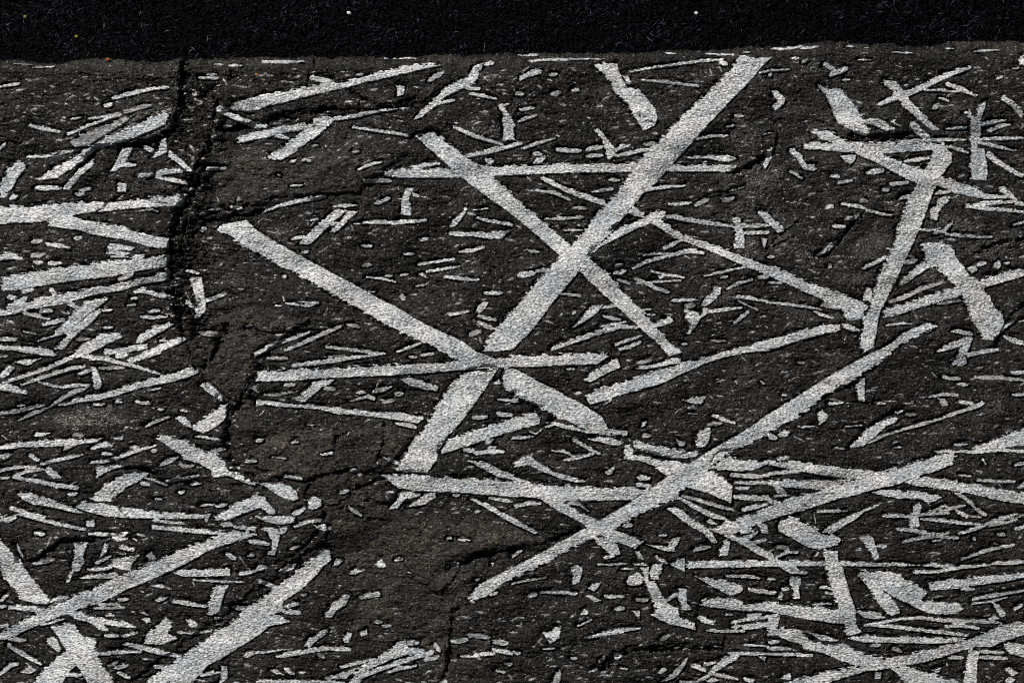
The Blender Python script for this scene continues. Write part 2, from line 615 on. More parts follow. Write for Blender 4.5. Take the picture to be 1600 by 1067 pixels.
30 240,1010 310,970
34-18 230,85 400,65 600,35 810,10
p 0,300 60,305 200,325 350,330 500,345 700,370 900,380 1060,405 1020,445 850,420 700,400 500,385 380,355 200,345 60,330 0,340
p 250,300 300,240 360,190 420,170 490,170 460,200 410,220 370,260 300,315 270,315
20 50,268 130,265 230,250 d
26 180,205 240,205 d
24 430,230 490,230 d
p 905,170 960,150 1050,185 1140,215 1130,245 1060,235 960,210
34-20 735,245 790,235 850,215
p 575,310 620,290 700,265 745,285 740,305 690,290 620,305
24 870,265 915,262
22 630,252 680,252
22 790,315 870,300 d
24 870,445 960,460 1000,475
p 790,655 830,655 900,690 890,705 830,680
p 0,545 60,535 40,560 0,565
16 220,565 265,560
p 400,635 440,630 485,620 480,640 420,645
20 590,738 630,740
20 640,760 658,765
24 180,775 240,780 290,790
6 320,455 370,455
p 830,980 880,920 890,870 980,865 990,880 930,925 880,975
p 935,970 990,930 1050,890 1130,880 1120,910 1060,950 1000,965
24 935,905 1020,895
20 1230,895 1270,895
16 1370,1000 1400,990
24-34 1345,915 1450,965 1540,1020 1660,1080 1750,1130
20 1460,910 1600,935
p 1330,680 1400,680 1480,705 1560,750 1680,800 1780,840 1740,870 1600,800 1510,780 1420,730
34-24 1370,630 1460,620 1550,625
26 1300,610 1370,615
26-20 1440,570 1480,550
16 1450,600 1500,595
34-20 1360,405 1445,408
30-26 1510,385 1600,395
p 1480,190 1520,170 1530,200 1490,205
14 1510,295 1600,300
20 1040,15 1110,10
22 530,875 580,865
8 100,655 190,665
p 0,900 40,895 80,940 130,990 110,1010 60,980 0,950
20 585,970 660,1020
20 70,40 200,40 d
@ 800 550 4
p 450,175 480,140 560,90 640,40 660,40 680,95 600,130 540,160 490,190
p 455,270 520,235 640,195 760,165 880,120 1000,85 1150,50 1250,25 1280,15 1240,60 1170,90 1080,130 950,190 820,230 680,270 560,310 490,330
p 770,105 800,85 900,75 1000,40 1060,35 1050,65 920,95 820,110
20-30 780,70 870,50 d
14 345,108 395,105
p 1065,300 1130,285 1215,270 1190,325 1120,320
p 810,470 820,435 845,430 835,460
p 1155,600 1150,570 1170,490 1240,475 1245,500 1230,560 1210,590
26-22 1260,395 1320,420 1395,445
24 1220,455 1310,445 d
p 1025,535 1040,550 1085,560 1080,585 1050,590
p 455,540 550,530 660,545 700,560 690,580 640,585 560,565
p 730,545 800,560 900,580 1050,610 1165,625 1155,655 1060,665 950,655 850,630 780,615 760,590
p 705,665 705,590 740,570 760,600 760,635 860,660 950,680 1060,690 1100,700 1060,760 980,775 930,750 890,710 800,680
p 1180,750 1240,740 1380,825 1370,945 1300,915 1230,880 1100,845 1080,810 1110,760
24-20 1060,895 1180,930 1300,965 1390,990
26-30 1050,910 1130,960 1240,1010 1330,1040
p 970,980 1020,960 1080,1000 1120,1040 1060,1040
28-20 380,545 460,590 550,640
18 250,615 320,620 390,650
22-26 330,675 430,655 510,635
p 5,690 50,660 110,650 190,700 250,740 350,770 470,810 400,815 300,790 200,750 100,705 20,720
30-22 250,440 330,465 480,500
18 210,465 260,455
26-10 0,535 80,535 140,525
14 110,495 150,510 190,480
p 580,750 640,715 630,760 600,770
p 780,785 800,765 870,780 860,800 800,800
22 780,830 870,835
30-24 20,965 100,945 180,945
16 330,915 400,935 480,995 d
16 350,940 420,955
p 1265,700 1330,655 1440,670 1600,685 1600,700 1500,740 1430,745 1340,735 1280,745
30 1370,770 1500,775 1600,770
26 1390,815 1500,815 1600,812
20 1400,850 1480,850
30-34 1390,900 1500,910 1600,910
40-24 1440,985 1520,965 1600,950
26 0,300 50,305 d
12 1400,180 1410,200
16 1555,180 1580,200
6 1100,385 1165,385
8 570,330 620,300
30 820,525 860,520 d
16 390,260 430,255
@ 1200 550 4
p 0,680 150,685 300,695 450,715 600,735 750,745 900,770 1100,785 1250,820 1400,840 1610,880 1610,950 1500,935 1400,915 1250,880 1100,855 950,840 800,800 650,790 550,795 400,780 200,745 0,705
p -370,1100 -100,1010 0,960 200,890 400,840 550,790 750,740 900,690 1050,650 1170,625 1180,650 1150,700 1080,730 950,770 800,830 700,850 560,890 400,930 250,980 100,1020 0,1050 -200,1130 -290,1140
26 0,760 100,750 200,745
p 0,795 200,795 400,800 500,800 440,840 300,855 150,845 0,830
p 20,820 60,830 130,890 60,880
30-24 0,920 70,945
18 40,900 130,890
p 650,880 700,855 850,865 1000,880 1100,900 1000,945 960,920 800,910 700,890
p 900,1040 905,960 945,930 960,990 940,1040
30-26 720,1020 800,1020 900,1025
24 960,1020 1040,985 1110,955
34-26 1050,1010 1130,975 1230,955
24-18 310,995 400,995 500,990
p 1150,875 1200,880 1260,920 1300,970 1370,1010 1360,1030 1320,1010 1270,960 1220,920
20-26 1170,985 1250,1030
p 1270,600 1400,550 1500,510 1610,480 1610,580 1500,595 1350,610
p 1040,620 1150,610 1300,615 1450,605 1610,605 1610,630 1450,620 1300,635 1150,625 1060,632
24-16 1540,700 1610,690
14 1190,765 1270,775
24-20 1310,800 1430,805 1540,810
p 1540,850 1610,800 1610,850
p 500,600 530,560 570,540 600,490 660,450 740,410 820,405 800,440 740,460 700,500 640,550 600,585
p 600,580 700,520 800,490 920,450 1050,420 1150,380 1250,345 1340,305 1355,320 1320,350 1200,385 1100,420 980,460 850,490 750,520 660,560
p 1065,290 1110,290 1135,330 1100,340
24 1200,310 1280,318
22 1010,280 1100,265 1190,268
p 555,205 580,170 610,155 605,240 605,310 565,305
p 310,370 340,360 375,400 360,430 320,455
18 380,325 470,312
12 190,468 290,465
8 480,465 590,458
34-26 0,520 50,540
p 60,510 100,485 135,500 120,525 70,530
20-24 60,665 130,655
24-16 1095,155 1210,170
24-30 1300,160 1450,160 1610,175 d
p 1150,80 1180,40 1240,30 1250,70 1220,90
26-14 1240,15 1330,0 1440,-20
26 1520,130 1610,120
18 1530,268 1610,265
18 1190,205 1250,205
12 620,245 680,240 d
16 670,315 730,325
16-20 190,65 230,70 d
12 90,270 120,270
p 780,600 840,600 820,585
8 415,598 500,605
8 1340,665 1365,705
14 1170,580 1250,575
p 790,375 850,365 820,390
20 865,390 930,395 d
28 1450,1035 1610,1020
@ 0 800 4
p -10,150 20,190 100,280 160,360 220,440 320,555 290,575 220,570 120,545 80,470 30,420 10,370 -10,370
p -10,760 100,700 250,620 400,540 550,490 700,420 850,360 1000,290 1150,220 1300,170 1450,115 1600,120 1600,140 1450,190 1300,240 1200,300 1080,360 950,420 800,480 620,570 480,610 350,660 200,720 50,790 -10,800
p 400,620 500,620 560,650 640,660 760,680 850,720 780,720 720,710 640,700 560,690 480,670
p 560,690 650,700 680,740 620,730
p 320,720 430,685 480,720 530,780 600,830 630,920 720,1055 700,1090 570,1090 510,980 440,900 400,830 360,770
p 400,860 500,870 520,920 440,990 380,1090 190,1090 280,970 350,910
p 530,780 590,780 610,810 590,840
p 285,790 330,770 360,800 385,855 370,875 320,845
30-24 50,825 100,865 180,910 260,950
p 40,580 120,575 250,595 300,600 240,620 140,615 50,605
20 0,590 30,590
34-24 320,550 380,535 430,530
20 0,710 60,705
16 260,705 350,680 400,665
p 460,190 550,190 520,280 530,310 490,370 460,370 430,440 410,440 440,380 450,320 470,250
p 640,240 660,190 685,200 670,250 620,290
p 740,220 770,200 850,225 840,245 790,235
p 680,330 740,280 880,265 830,320 820,360 760,355
20 550,360 700,345
p 450,415 550,395 680,380 720,365 755,395 720,410 560,415
24-20 600,320 700,270
p 920,265 950,240 980,290 930,300
26-30 715,165 800,120
20 735,175 800,160
p 830,160 870,170 860,180
26-20 570,135 740,135
p 545,50 590,45 600,90 550,90
20-24 110,10 230,40 380,75 540,105
p -10,45 100,20 110,35 60,65 -10,60
34-28 960,90 1130,105 1280,120 1380,130
18 960,50 1150,70
p 1340,45 1360,20 1420,0 1480,0 1440,30 1370,50
p 1275,15 1320,10 1300,50 1290,70
p 1370,70 1430,60 1500,85 1400,90
24 1470,90 1600,100
26-22 1560,180 1610,185
24-30 1420,255 1470,290
18 1555,270 1590,265
p 1080,380 1110,360 1300,355 1440,350 1440,395 1300,400 1150,400
14 1210,420 1350,430 1530,435
30-24 1505,385 1600,365
p 1290,635 1310,560 1340,460 1430,455 1400,520 1370,620 1320,645
30-24 1080,555 1180,570 1290,590
p 965,550 1000,530 1055,525 1030,550 990,560
p 935,460 1000,445 1050,465 1080,480 1010,475
22 740,545 800,540
18 585,570 750,580
20 580,600 700,600 780,595
p 870,625 900,620 925,645
p 885,665 930,660 950,690 910,690
16 660,645 710,645
p 900,820 920,750 980,710 1040,650 1075,680 1060,760 1130,780 1080,800 990,830
20-24 1110,750 1220,755 1320,740
p 1160,675 1180,665 1235,700 1220,720 1190,720
28-34 780,820 880,845 1000,875 1130,905
26-30 600,880 720,870 880,870
24 680,960 740,930 d
26 720,970 800,955
20 740,1000 810,1035
14 890,915 930,918
30-26 1250,1020 1320,1005 1370,1000
p 1370,1080 1380,960 1420,960 1420,1040
34-20 1530,890 1600,880
28-34 0,1010 60,960 110,945
p 120,1000 180,960 230,980 190,1010
26 60,790 160,800
20 0,560 50,510
24 660,765 740,770
20 770,775 860,750
24 960,970 1010,965
22 430,1010 520,1010
p 425,240 450,235 445,260
26 220,130 280,135
22-18 100,200 150,290
30 1460,600 1560,595 d
14 1340,662 1380,662
34 210,320 340,290 d
@ 400 800 4
p 90,660 130,640 210,685 150,700 90,710
20-30 245,90 310,60 410,45
p 365,80 430,75 475,105 430,115 390,100
p 20,95 90,85 140,100 155,140 140,200 120,270 60,260 100,230 100,170 80,120
p 145,85 200,90 190,125 160,140
p 0,25 100,20 250,25 240,60 150,75 60,55
26-24 0,180 80,200
p 210,230 250,205 290,210 240,230
34 0,355 60,340
p 145,370 160,350 210,325 255,320 230,360 170,380
p 480,335 500,295 540,305 510,335
28-24 20,430 80,455 130,480
p 165,595 200,570 260,560 270,580 200,600
30-34 170,620 270,630
14 285,520 315,515
p 425,640 500,550 560,515 595,515 560,580 500,620 470,660 435,660
p 640,530 740,500 775,500 780,525 700,540 650,550
p 575,385 620,355 680,365 620,390
p 740,325 780,290 815,345 770,350
20 870,300 920,292
24 1225,325 1270,325 d
p 1465,315 1490,315 1480,340
p 725,690 760,678 795,690 760,702
20 790,715 845,710
p 645,745 690,735 700,765 660,775
p 545,790 570,755 600,760 580,815 550,815
p 300,835 330,790 400,750 460,720 440,760 380,800 345,840
30-26 130,900 230,880 350,860 450,852 590,858
20-16 0,880 80,870 165,855
p 80,985 120,975 180,1015 130,1010
24 180,975 235,1010
16 275,1000 310,998
24 390,890 430,910 d
p 580,1090 590,1040 650,970 740,920 820,870 900,800 930,800 950,850 1050,855 1060,880 950,890 850,920 760,960 680,1000 640,1090
p 410,1040 520,1005 620,985 600,1010 560,1040 450,1045
24 530,970 620,945 740,915
34-30 660,1025 760,985 860,950 1000,905 1100,880
26 830,1000 900,975 1000,960
26 1050,925 1140,905
24 0,1055 200,1055 400,1058 550,1065
p 1130,1080 1180,1035 1205,1080
20 1115,825 1150,870
34 945,820 1010,815
34-26 1230,805 1320,800
34-24 1330,770 1400,775 1460,785
34 1490,805 1570,820
20-26 1480,855 1600,885
14 1275,900 1380,905
20-24 1370,890 1490,880
20 1360,870 1400,920 d
20 1560,950 1600,950 d
16 1500,990 1560,1000
14 1270,170 1340,172
14 1195,160 1225,160
16-20 1465,520 1510,505
14 1370,425 1395,420
@ 800 800 4
20-8 0,445 100,425 220,408
p 0,290 0,265 50,235 75,225 60,250
p 370,340 440,335 440,390 420,440 375,460 385,400
p 475,480 500,450 560,435 540,470 515,495
20-26 180,500 290,500 405,512
p 455,520 490,520 560,555 520,560
24 110,525 155,515 d
26-20 585,530 700,525
24 780,550 850,550 d
p 425,640 450,600 480,610 470,640
26-20 645,605 700,600
p 755,620 800,620 795,665
12 410,710 500,670
26-22 475,780 580,755 700,735 800,725
p 190,745 250,740 270,710 310,715 300,780 240,825 215,790
10 195,857 265,855
16 370,910 405,915
p 715,430 740,390 780,370 820,390 820,440 780,460 730,460
p 805,340 860,330 850,420 900,440 940,520 990,590 1040,600 1050,665 1145,690 1148,740 1050,710 980,700 870,640 900,600 870,530 840,480 820,400
p 860,370 880,325 945,325 940,370 910,420 870,420
22 970,555 1040,500
p 1040,480 1090,475 1090,560 1130,610 1065,610 1045,560
p 990,330 1030,295 1080,290 1080,370 1030,350
22 900,280 970,320
14 540,328 620,328 720,322
8 680,355 760,355
14 760,325 840,325
p 770,240 795,240 825,300 790,290
p 835,200 900,205 970,220 1000,170 1050,155 1040,190 1010,235 1040,245 980,245 900,225
20 580,285 640,275
14 920,145 965,145
p 1000,0 1060,0 1130,50 1190,80 1250,130 1285,190 1250,190 1200,135 1110,85 1040,30
20-26 690,85 750,80
p 1290,280 1300,230 1330,185 1365,180 1350,270
30-26 1140,235 1240,215
20-24 1190,5 1260,25 1350,50
p 1210,50 1240,40 1280,75 1240,75
p 1330,150 1370,130 1400,150 1480,170 1560,220 1600,250 1600,290 1530,260 1460,215 1400,185
p 1420,120 1450,90 1500,95 1480,130 1430,135
p 1505,70 1540,60 1600,80 1600,130 1560,130 1550,90
24-30 1440,160 1530,130
24 1510,190 1590,170
p 1085,330 1110,303 1300,300 1700,300 2000,305 2300,315 2560,325 2550,338 2200,340 1900,335 1600,340 1400,345 1200,350 1095,350
p 1145,400 1220,410 1330,425 1400,440 1445,470 1440,490 1370,525 1320,500 1230,450
20-26 1340,400 1450,400 1550,412
24-30 1480,480 1600,500
p 1170,580 1200,540 1260,535 1420,548 1450,570 1600,565 1800,580 2000,600 2140,610 2150,650 2080,700 1900,675 1750,650 1600,620 1450,620 1300,600 1230,595
p 1155,660 1170,645 1275,680 1260,705 1190,690
20-26 1220,738 1330,745 1460,745
24-30 1380,690 1480,670 1600,655
p 1370,720 1400,700 1440,715 1400,735
14 1340,640 1380,640
24 1480,650 1560,640
34 1450,725 1600,700
14 1450,830 1600,835
p 1225,995 1270,950 1330,900 1400,880 1440,885 1400,920 1300,980 1260,1000
20 1350,880 1500,885 1600,885
26-20 1200,950 1270,935
26 1120,955 1210,985
28-24 1230,1005 1320,1020 1410,1040
p 920,1060 1000,1010 1050,950 1100,905 1090,940 1060,990 1020,1035 970,1055
p 905,1005 945,970 970,985 930,1010
p 640,885 700,875 680,900 660,925 640,910
20-26 540,935 580,910
12 615,950 655,950
p 245,1080 270,1000 300,985 310,1010 295,1080
24 1170,1050 1230,1020
24 1220,1055 1280,1045
24 1450,1040 1510,1050
16 1050,1060 1160,1060
p 1540,900 1590,905 1580,930
20 0,875 50,885
12 675,970 720,978
24 930,795 980,770 d
@ 1200 800 4
p 60,90 80,50 140,30 180,25 200,50 290,90 340,130 440,145 470,180 440,205 320,235 240,215 150,160 70,120
p 340,120 400,80 470,40 560,0 690,-60 720,-65 670,-30 600,0 560,40 480,90 400,135
p 350,235 440,240 440,300 470,350 490,430 520,530 550,620 550,700 590,750 560,765 490,775 480,720 440,600 420,540 380,440 360,330
8 290,0 300,70
p 0,240 30,260 45,290 100,300 140,330 250,380 230,392 130,380 90,350 0,300
20-26 50,285 120,250 190,250
p 130,405 200,395 210,430 195,480 200,540 150,540 160,490 130,440
20 330,470 400,475
16 360,505 420,508
26-20 60,220 130,225 d
20-14 0,415 45,420
26-20 0,505 50,505
p 60,540 80,500 95,520 90,550
20 90,480 130,480
10 280,575 400,570
p 570,150 630,145 660,160 700,290 670,305 640,250 600,190
24 690,210 740,215
26-24 740,20 820,20 885,30
p 890,0 940,0 945,90 880,90 885,50
26-24 950,40 1050,45 1150,60 1320,75
16 910,12 1130,5
p 1185,0 1240,15 1330,25 1330,35 1250,30
24-28 1190,135 1300,100 1430,50 1560,15
24 1380,85 1480,65 1560,50
24-28 800,105 920,115 1050,145 1190,165
20-28 840,190 930,165 1030,150 1130,130
14 1030,180 1085,172
p 1430,135 1480,130 1490,150 1440,150
p 1280,155 1300,155 1300,180 1280,175
26-18 1550,110 1610,85
20-24 1210,295 1320,255 1430,225 1540,205
24-22 910,378 1050,370 1200,345 1390,328
22-20 1400,320 1610,308
22 980,332 1160,335
p 560,370 620,365 700,375 760,360 800,375 880,430 980,480 1000,505 960,550 1060,555 1160,560 1230,600 1180,635 1080,640 980,625 900,580 820,545 750,505 690,470 620,450
p 570,390 620,440 700,470 750,510 800,570 830,630 770,650 730,610 680,560 640,490 600,440
p 1000,430 1030,440 1080,430 1200,415 1350,395 1610,370 1610,405 1450,435 1250,465 1150,480 1020,490
20-24 1210,480 1290,480
24-30 1280,545 1400,520 1610,485
16 1275,572 1400,555 1500,530
p 1400,565 1440,570 1490,640 1460,660 1430,620
20 1540,610 1590,580
p 555,620 600,615 690,630 745,660 680,670 600,660
20-26 600,710 700,695 850,660
26-24 850,665 950,655 1100,675 1300,680 1460,690
26-22 650,705 800,715 950,735 1110,750 1250,770
26 1110,715 1200,705 1320,725
22 1380,665 1440,660
p 490,790 620,765 750,775 900,775 1060,780 1250,785 1180,815 1000,820 800,815 600,810
p 0,730 100,720 200,740 250,790 350,820 480,830 600,880 720,905 710,950 640,980 560,960 440,920 350,880 220,850 200,820 120,800 60,770 0,775
p 250,750 350,770 450,800 420,810 330,800
p 60,1080 100,1067 250,1020 420,985 560,960 700,920 850,890 1000,850 1150,820 1250,790 1400,730 1500,690 1610,685 1610,770 1500,800 1400,840 1300,840 1200,870 1100,900 1000,930 900,950 750,975 620,990 450,1040 330,1080
p 780,980 850,955 950,980 1050,1020 1210,1060 1200,1080 950,1080 850,1060 820,1020
p 1210,1090 1230,980 1260,860 1330,850 1310,940 1300,1090
26-24 1330,870 1480,880
24-22 1320,905 1500,915
p 1475,820 1540,810 1610,820 1610,910 1520,890 1490,860
p 1480,985 1510,965 1570,1010 1530,1025
30 1490,1050 1540,1050
22 1130,910 1220,910
p 1040,1010 1050,980 1090,965 1070,1000
p 670,1040 670,1000 710,1000 705,1040
p 75,1040 100,1015 140,1005 145,1045
24-20 0,850 150,855
20-26 0,885 150,890 280,895
p 0,720 0,650 40,640 80,645 60,720
20 10,815 70,810
24 640,830 700,830 d
24 780,850 830,870 d
p 290,275 310,250 325,250 305,280'''

def stroke(pts, w0, w1):
    pts = np.array(pts, float); n = len(pts)
    seg = np.r_[0, np.cumsum(np.hypot(*np.diff(pts, axis=0).T))]
    t = seg / max(seg[-1], 1e-6)
    w = (w0 + (w1 - w0) * t) * 0.5
    tang = np.gradient(pts, axis=0); tang /= np.maximum(np.hypot(*tang.T), 1e-6)[:, None]
    nrm = np.c_[-tang[:, 1], tang[:, 0]]
    if len(pts) == 2:                             # a little extra shape along short blades
        m1 = pts[0] * 0.67 + pts[1] * 0.33; m2 = pts[0] * 0.33 + pts[1] * 0.67
        nn = nrm[0] * w.mean()
        pts = np.array([pts[0], m1 + nn * rng.uniform(-.22, .22), m2 + nn * rng.uniform(-.22, .22), pts[1]])
        w = np.array([w[0], w[0] * .67 + w[1] * .33, w[0] * .33 + w[1] * .67, w[1]]) * np.array([0.8, 1.08, 1.05, 0.75])
        tang = np.repeat(tang[:1], 4, 0); nrm = np.repeat(nrm[:1], 4, 0)
    elif w.mean() < 4:
        w = w.copy(); w[0] *= 0.72; w[-1] *= 0.62
    sk = rng.uniform(-0.8, 0.8, 2)                # slanted broken ends
    L = pts + nrm * w[:, None]; R = pts - nrm * w[:, None]
    L[0] += tang[0] * w[0] * sk[0]; R[0] -= tang[0] * w[0] * sk[0]
    L[-1] += tang[-1] * w[-1] * sk[1]; R[-1] -= tang[-1] * w[-1] * sk[1]
    e0 = pts[0] - tang[0] * w[0] * 0.7 + nrm[0] * w[0] * rng.uniform(-.5, .5); e1 = pts[-1] + tang[-1] * w[-1] * 0.8 + nrm[-1] * w[-1] * rng.uniform(-.5, .5)
    return np.vstack([e0, L, e1, R[::-1]])

shapes = []                                        # (polygon, veil)
granular = []
ox = oy = 0.0; s = 1.0
for ln in DATA.strip().splitlines():
    tok = ln.split()
    if tok[0] == '@':
        ox, oy, s = float(tok[1]), float(tok[2]), float(tok[3]); continue
    flag = ''
    if tok[-1] in 'de': flag = tok.pop()
    pts = [(ox + float(a) / s, oy + float(c) / s) for a, c in (q.split(',') for q in tok[1:])]
    if tok[0] == 'p': poly = np.array(pts)
    else:
        ww = tok[0].split('-'); w0 = float(ww[0]) / s; w1 = float(ww[-1]) / s
        poly = stroke(pts, w0, w1)
    if flag == 'e': granular.append(poly); continue
    shapes.append((poly, 0.85 if flag == 'd' else 0.0))
N_TRACED = len(shapes)

# ---------------------------------------------------------------- fields on a 1 unit grid
X0, X1, Y0, Y1 = -180, 1780, 40, 1240
W, H = X1 - X0, Y1 - Y0
gx, gy = np.meshgrid(np.arange(X0, X1, dtype=np.float32), np.arange(Y0, Y1, dtype=np.float32))
FW, FH = 2000, 1250
fx = np.fft.rfftfreq(FW)[None, :]; fy = np.fft.fftfreq(FH)[:, None]
def field(lx, ly, ang=0.0, seed=0, power=None):
    """smooth random field, feature size lx by ly, turned by ang; unit deviation"""
    r = np.random.default_rng(seed)
    F = np.fft.rfft2(r.standard_normal((FH, FW)))
    ca, sa = math.cos(ang), math.sin(ang)
    u = (fx * ca - fy * sa) * lx; v = (fx * sa + fy * ca) * ly
    q = u * u + v * v
    F *= np.exp(-2.0 * q) if power is None else (q + 0.02) ** (-power / 2) * (q < 400)
    F[0, 0] = 0
    o = np.fft.irfft2(F, s=(FH, FW))[:H, :W].astype(np.float32)
    return o / o.std()
def sstep(a, b, v):
    t = np.clip((v - a) / (b - a), 0, 1); return t * t * (3 - 2 * t)
def sdf_poly(poly, xs, ys):
    px, py = np.meshgrid(xs, ys); px = px.astype(np.float32); py = py.astype(np.float32)
    best = np.full(px.shape, 1e9, np.float32); inside = np.zeros(px.shape, bool)
    n = len(poly)
    for i in range(n):
        ax, ay = poly[i]; bx, by = poly[(i + 1) % n]
        ex, ey = bx - ax, by - ay; l2 = ex * ex + ey * ey + 1e-9
        t = np.clip(((px - ax) * ex + (py - ay) * ey) / l2, 0, 1)
        best = np.minimum(best, (px - ax - t * ex) ** 2 + (py - ay - t * ey) ** 2)
        if ay != by:
            c = ((ay > py) != (by > py)) & (px < ex * (py - ay) / (by - ay) + ax)
            inside ^= c
    d = np.sqrt(best); d[inside] *= -1
    return d
def window(poly, pad):
    x0 = int(max(X0, math.floor(poly[:, 0].min() - pad))); x1 = int(min(X1, math.ceil(poly[:, 0].max() + pad)))
    y0 = int(max(Y0, math.floor(poly[:, 1].min() - pad))); y1 = int(min(Y1, math.ceil(poly[:, 1].max() + pad)))
    return x0, x1, y0, y1
def line_dist(pts, pad):
    pts = np.array(pts, float); x0, x1, y0, y1 = window(pts, pad)
    px, py = np.meshgrid(np.arange(x0, x1), np.arange(y0, y1))
    best = np.full(px.shape, 1e9)
    for (ax, ay), (bx, by) in zip(pts[:-1], pts[1:]):
        ex, ey = bx - ax, by - ay; l2 = ex * ex + ey * ey + 1e-9
        t = np.clip(((px - ax) * ex + (py - ay) * ey) / l2, 0, 1)
        best = np.minimum(best, (px - ax - t * ex) ** 2 + (py - ay - t * ey) ** 2)
    return (slice(y0 - Y0, y1 - Y0), slice(x0 - X0, x1 - X0)), np.sqrt(best)

A = -0.14
teeth = 0.8 * field(11, 2.6, A * 0.4, 1) + 0.5 * field(4.5, 1.2, 0, 2) + 0.2 * field(14, 9, 0, 3)
teeth = 1.25 * np.tanh(1.3 * teeth / teeth.std()) + 0.15
wig1, wig2 = field(16, 9, 0, 4), field(16, 9, 0, 5)

# the bare, worn part of the break between the blocks
BARE = [np.array(p, float) for p in (
 [(325,470),(380,450),(440,480),(430,520),(400,545),(395,640),(480,655),(600,668),(645,682),(612,735),(595,748),(600,790),(650,802),(740,800),(850,845),(735,900),(720,950),(700,1060),(640,990),(560,1000),(535,900),(520,850),(500,800),(480,765),(380,738),(365,680),(362,640),(320,590),(300,540)],
 [(330,240),(460,235),(560,235),(640,250),(600,262),(560,320),(440,300),(400,325),(330,330)])]
bare = np.zeros((H, W), np.float32)
for p in BARE:
    x0, x1, y0, y1 = window(p, 30)
    d = sdf_poly(p, np.arange(x0, x1), np.arange(y0, y1))
    sl = (slice(y0 - Y0, y1 - Y0), slice(x0 - X0, x1 - X0))
    bare[sl] = np.maximum(bare[sl], sstep(16, -26, d + 9 * wig1[sl]))

# slab's far edge
ex_ = [-200, 0, 28, 112, 200, 290, 350, 547, 700, 812, 1000, 1100, 1200, 1256, 1312, 1369, 1467, 1509, 1600, 1800]
ey_ = [88, 91, 94, 95.5, 95, 91, 89.5, 88, 84.5, 83, 79, 77, 72, 68, 63.5, 68, 70.5, 63, 61, 58]
edge = np.interp(np.arange(X0, X1), ex_, ey_).astype(np.float32)
edge += 1.3 * field(40, 30, 0, 66)[60] + 0.8 * field(10, 30, 0, 6)[60] + 0.5 * field(4, 30, 0, 7)[60]
din_edge = gy - edge[None, :]

# small flecks scattered through the rock (besides the traced ones)
dmin = np.full((H, W), 60.0, np.float32)
dbig = dmin.copy(); seam = np.zeros((H, W), np.float32)
ident = np.full((H, W), -1, np.int32)
veil = np.zeros((H, W), np.float32)
def stamp(k, poly, v, amp, fine, side=None):
    x0, x1, y0, y1 = window(poly, 9)
    if x1 - x0 < 3 or y1 - y0 < 3: return
    sl = (slice(y0 - Y0, y1 - Y0), slice(x0 - X0, x1 - X0))
    d = sdf_poly(poly, np.arange(x0, x1), np.arange(y0, y1))
    if side is None: m_ = amp
    else:
        gyd, gxd = np.gradient(d)
        m_ = amp * (0.28 + 1.0 * sstep(-0.35, 0.35, gxd * side[0] + gyd * side[1]))
    d = d + m_ * teeth[sl] + fine * 0.4 * wig1[sl] - (0.55 if side is not None else 0.0)
    if side is not None:
        old = seam[sl]; hit = (np.abs(d) < 0.85) & (ident[sl] >= 0); old[d < -0.85] = 0; old[hit] = 1
    w = d < 0
    ident[sl][w] = k; veil[sl][w] = v
    dmin[sl] = np.minimum(dmin[sl], d)
    if side is not None: dbig[sl] = np.minimum(dbig[sl], d)
order = sorted(range(N_TRACED), key=lambda k: abs(0.5 * np.sum(shapes[k][0][:, 0] * np.roll(shapes[k][0][:, 1], -1) - shapes[k][0][:, 1] * np.roll(shapes[k][0][:, 0], -1))))
for k in order:
    poly, v = shapes[k]
    ar = abs(0.5 * np.sum(poly[:, 0] * np.roll(poly[:, 1], -1) - poly[:, 1] * np.roll(poly[:, 0], -1)))
    per = np.sum(np.hypot(*(poly - np.roll(poly, -1, 0)).T))
    wid = 2 * ar / per
    stamp(k, poly, v if v else rng.choice([0, 0, 0, 0.22, 0.35]) * (wid < 6), min(1.45, 0.16 + 0.085 * wid), min(0.5, 0.02 * wid),
          (-0.6, 0.8) if k in (3, 4, 8) else ((0.7, -0.7) if (k == 1 or (k > 16 and rng.random() < 0.3)) else (-0.7, -0.7)))

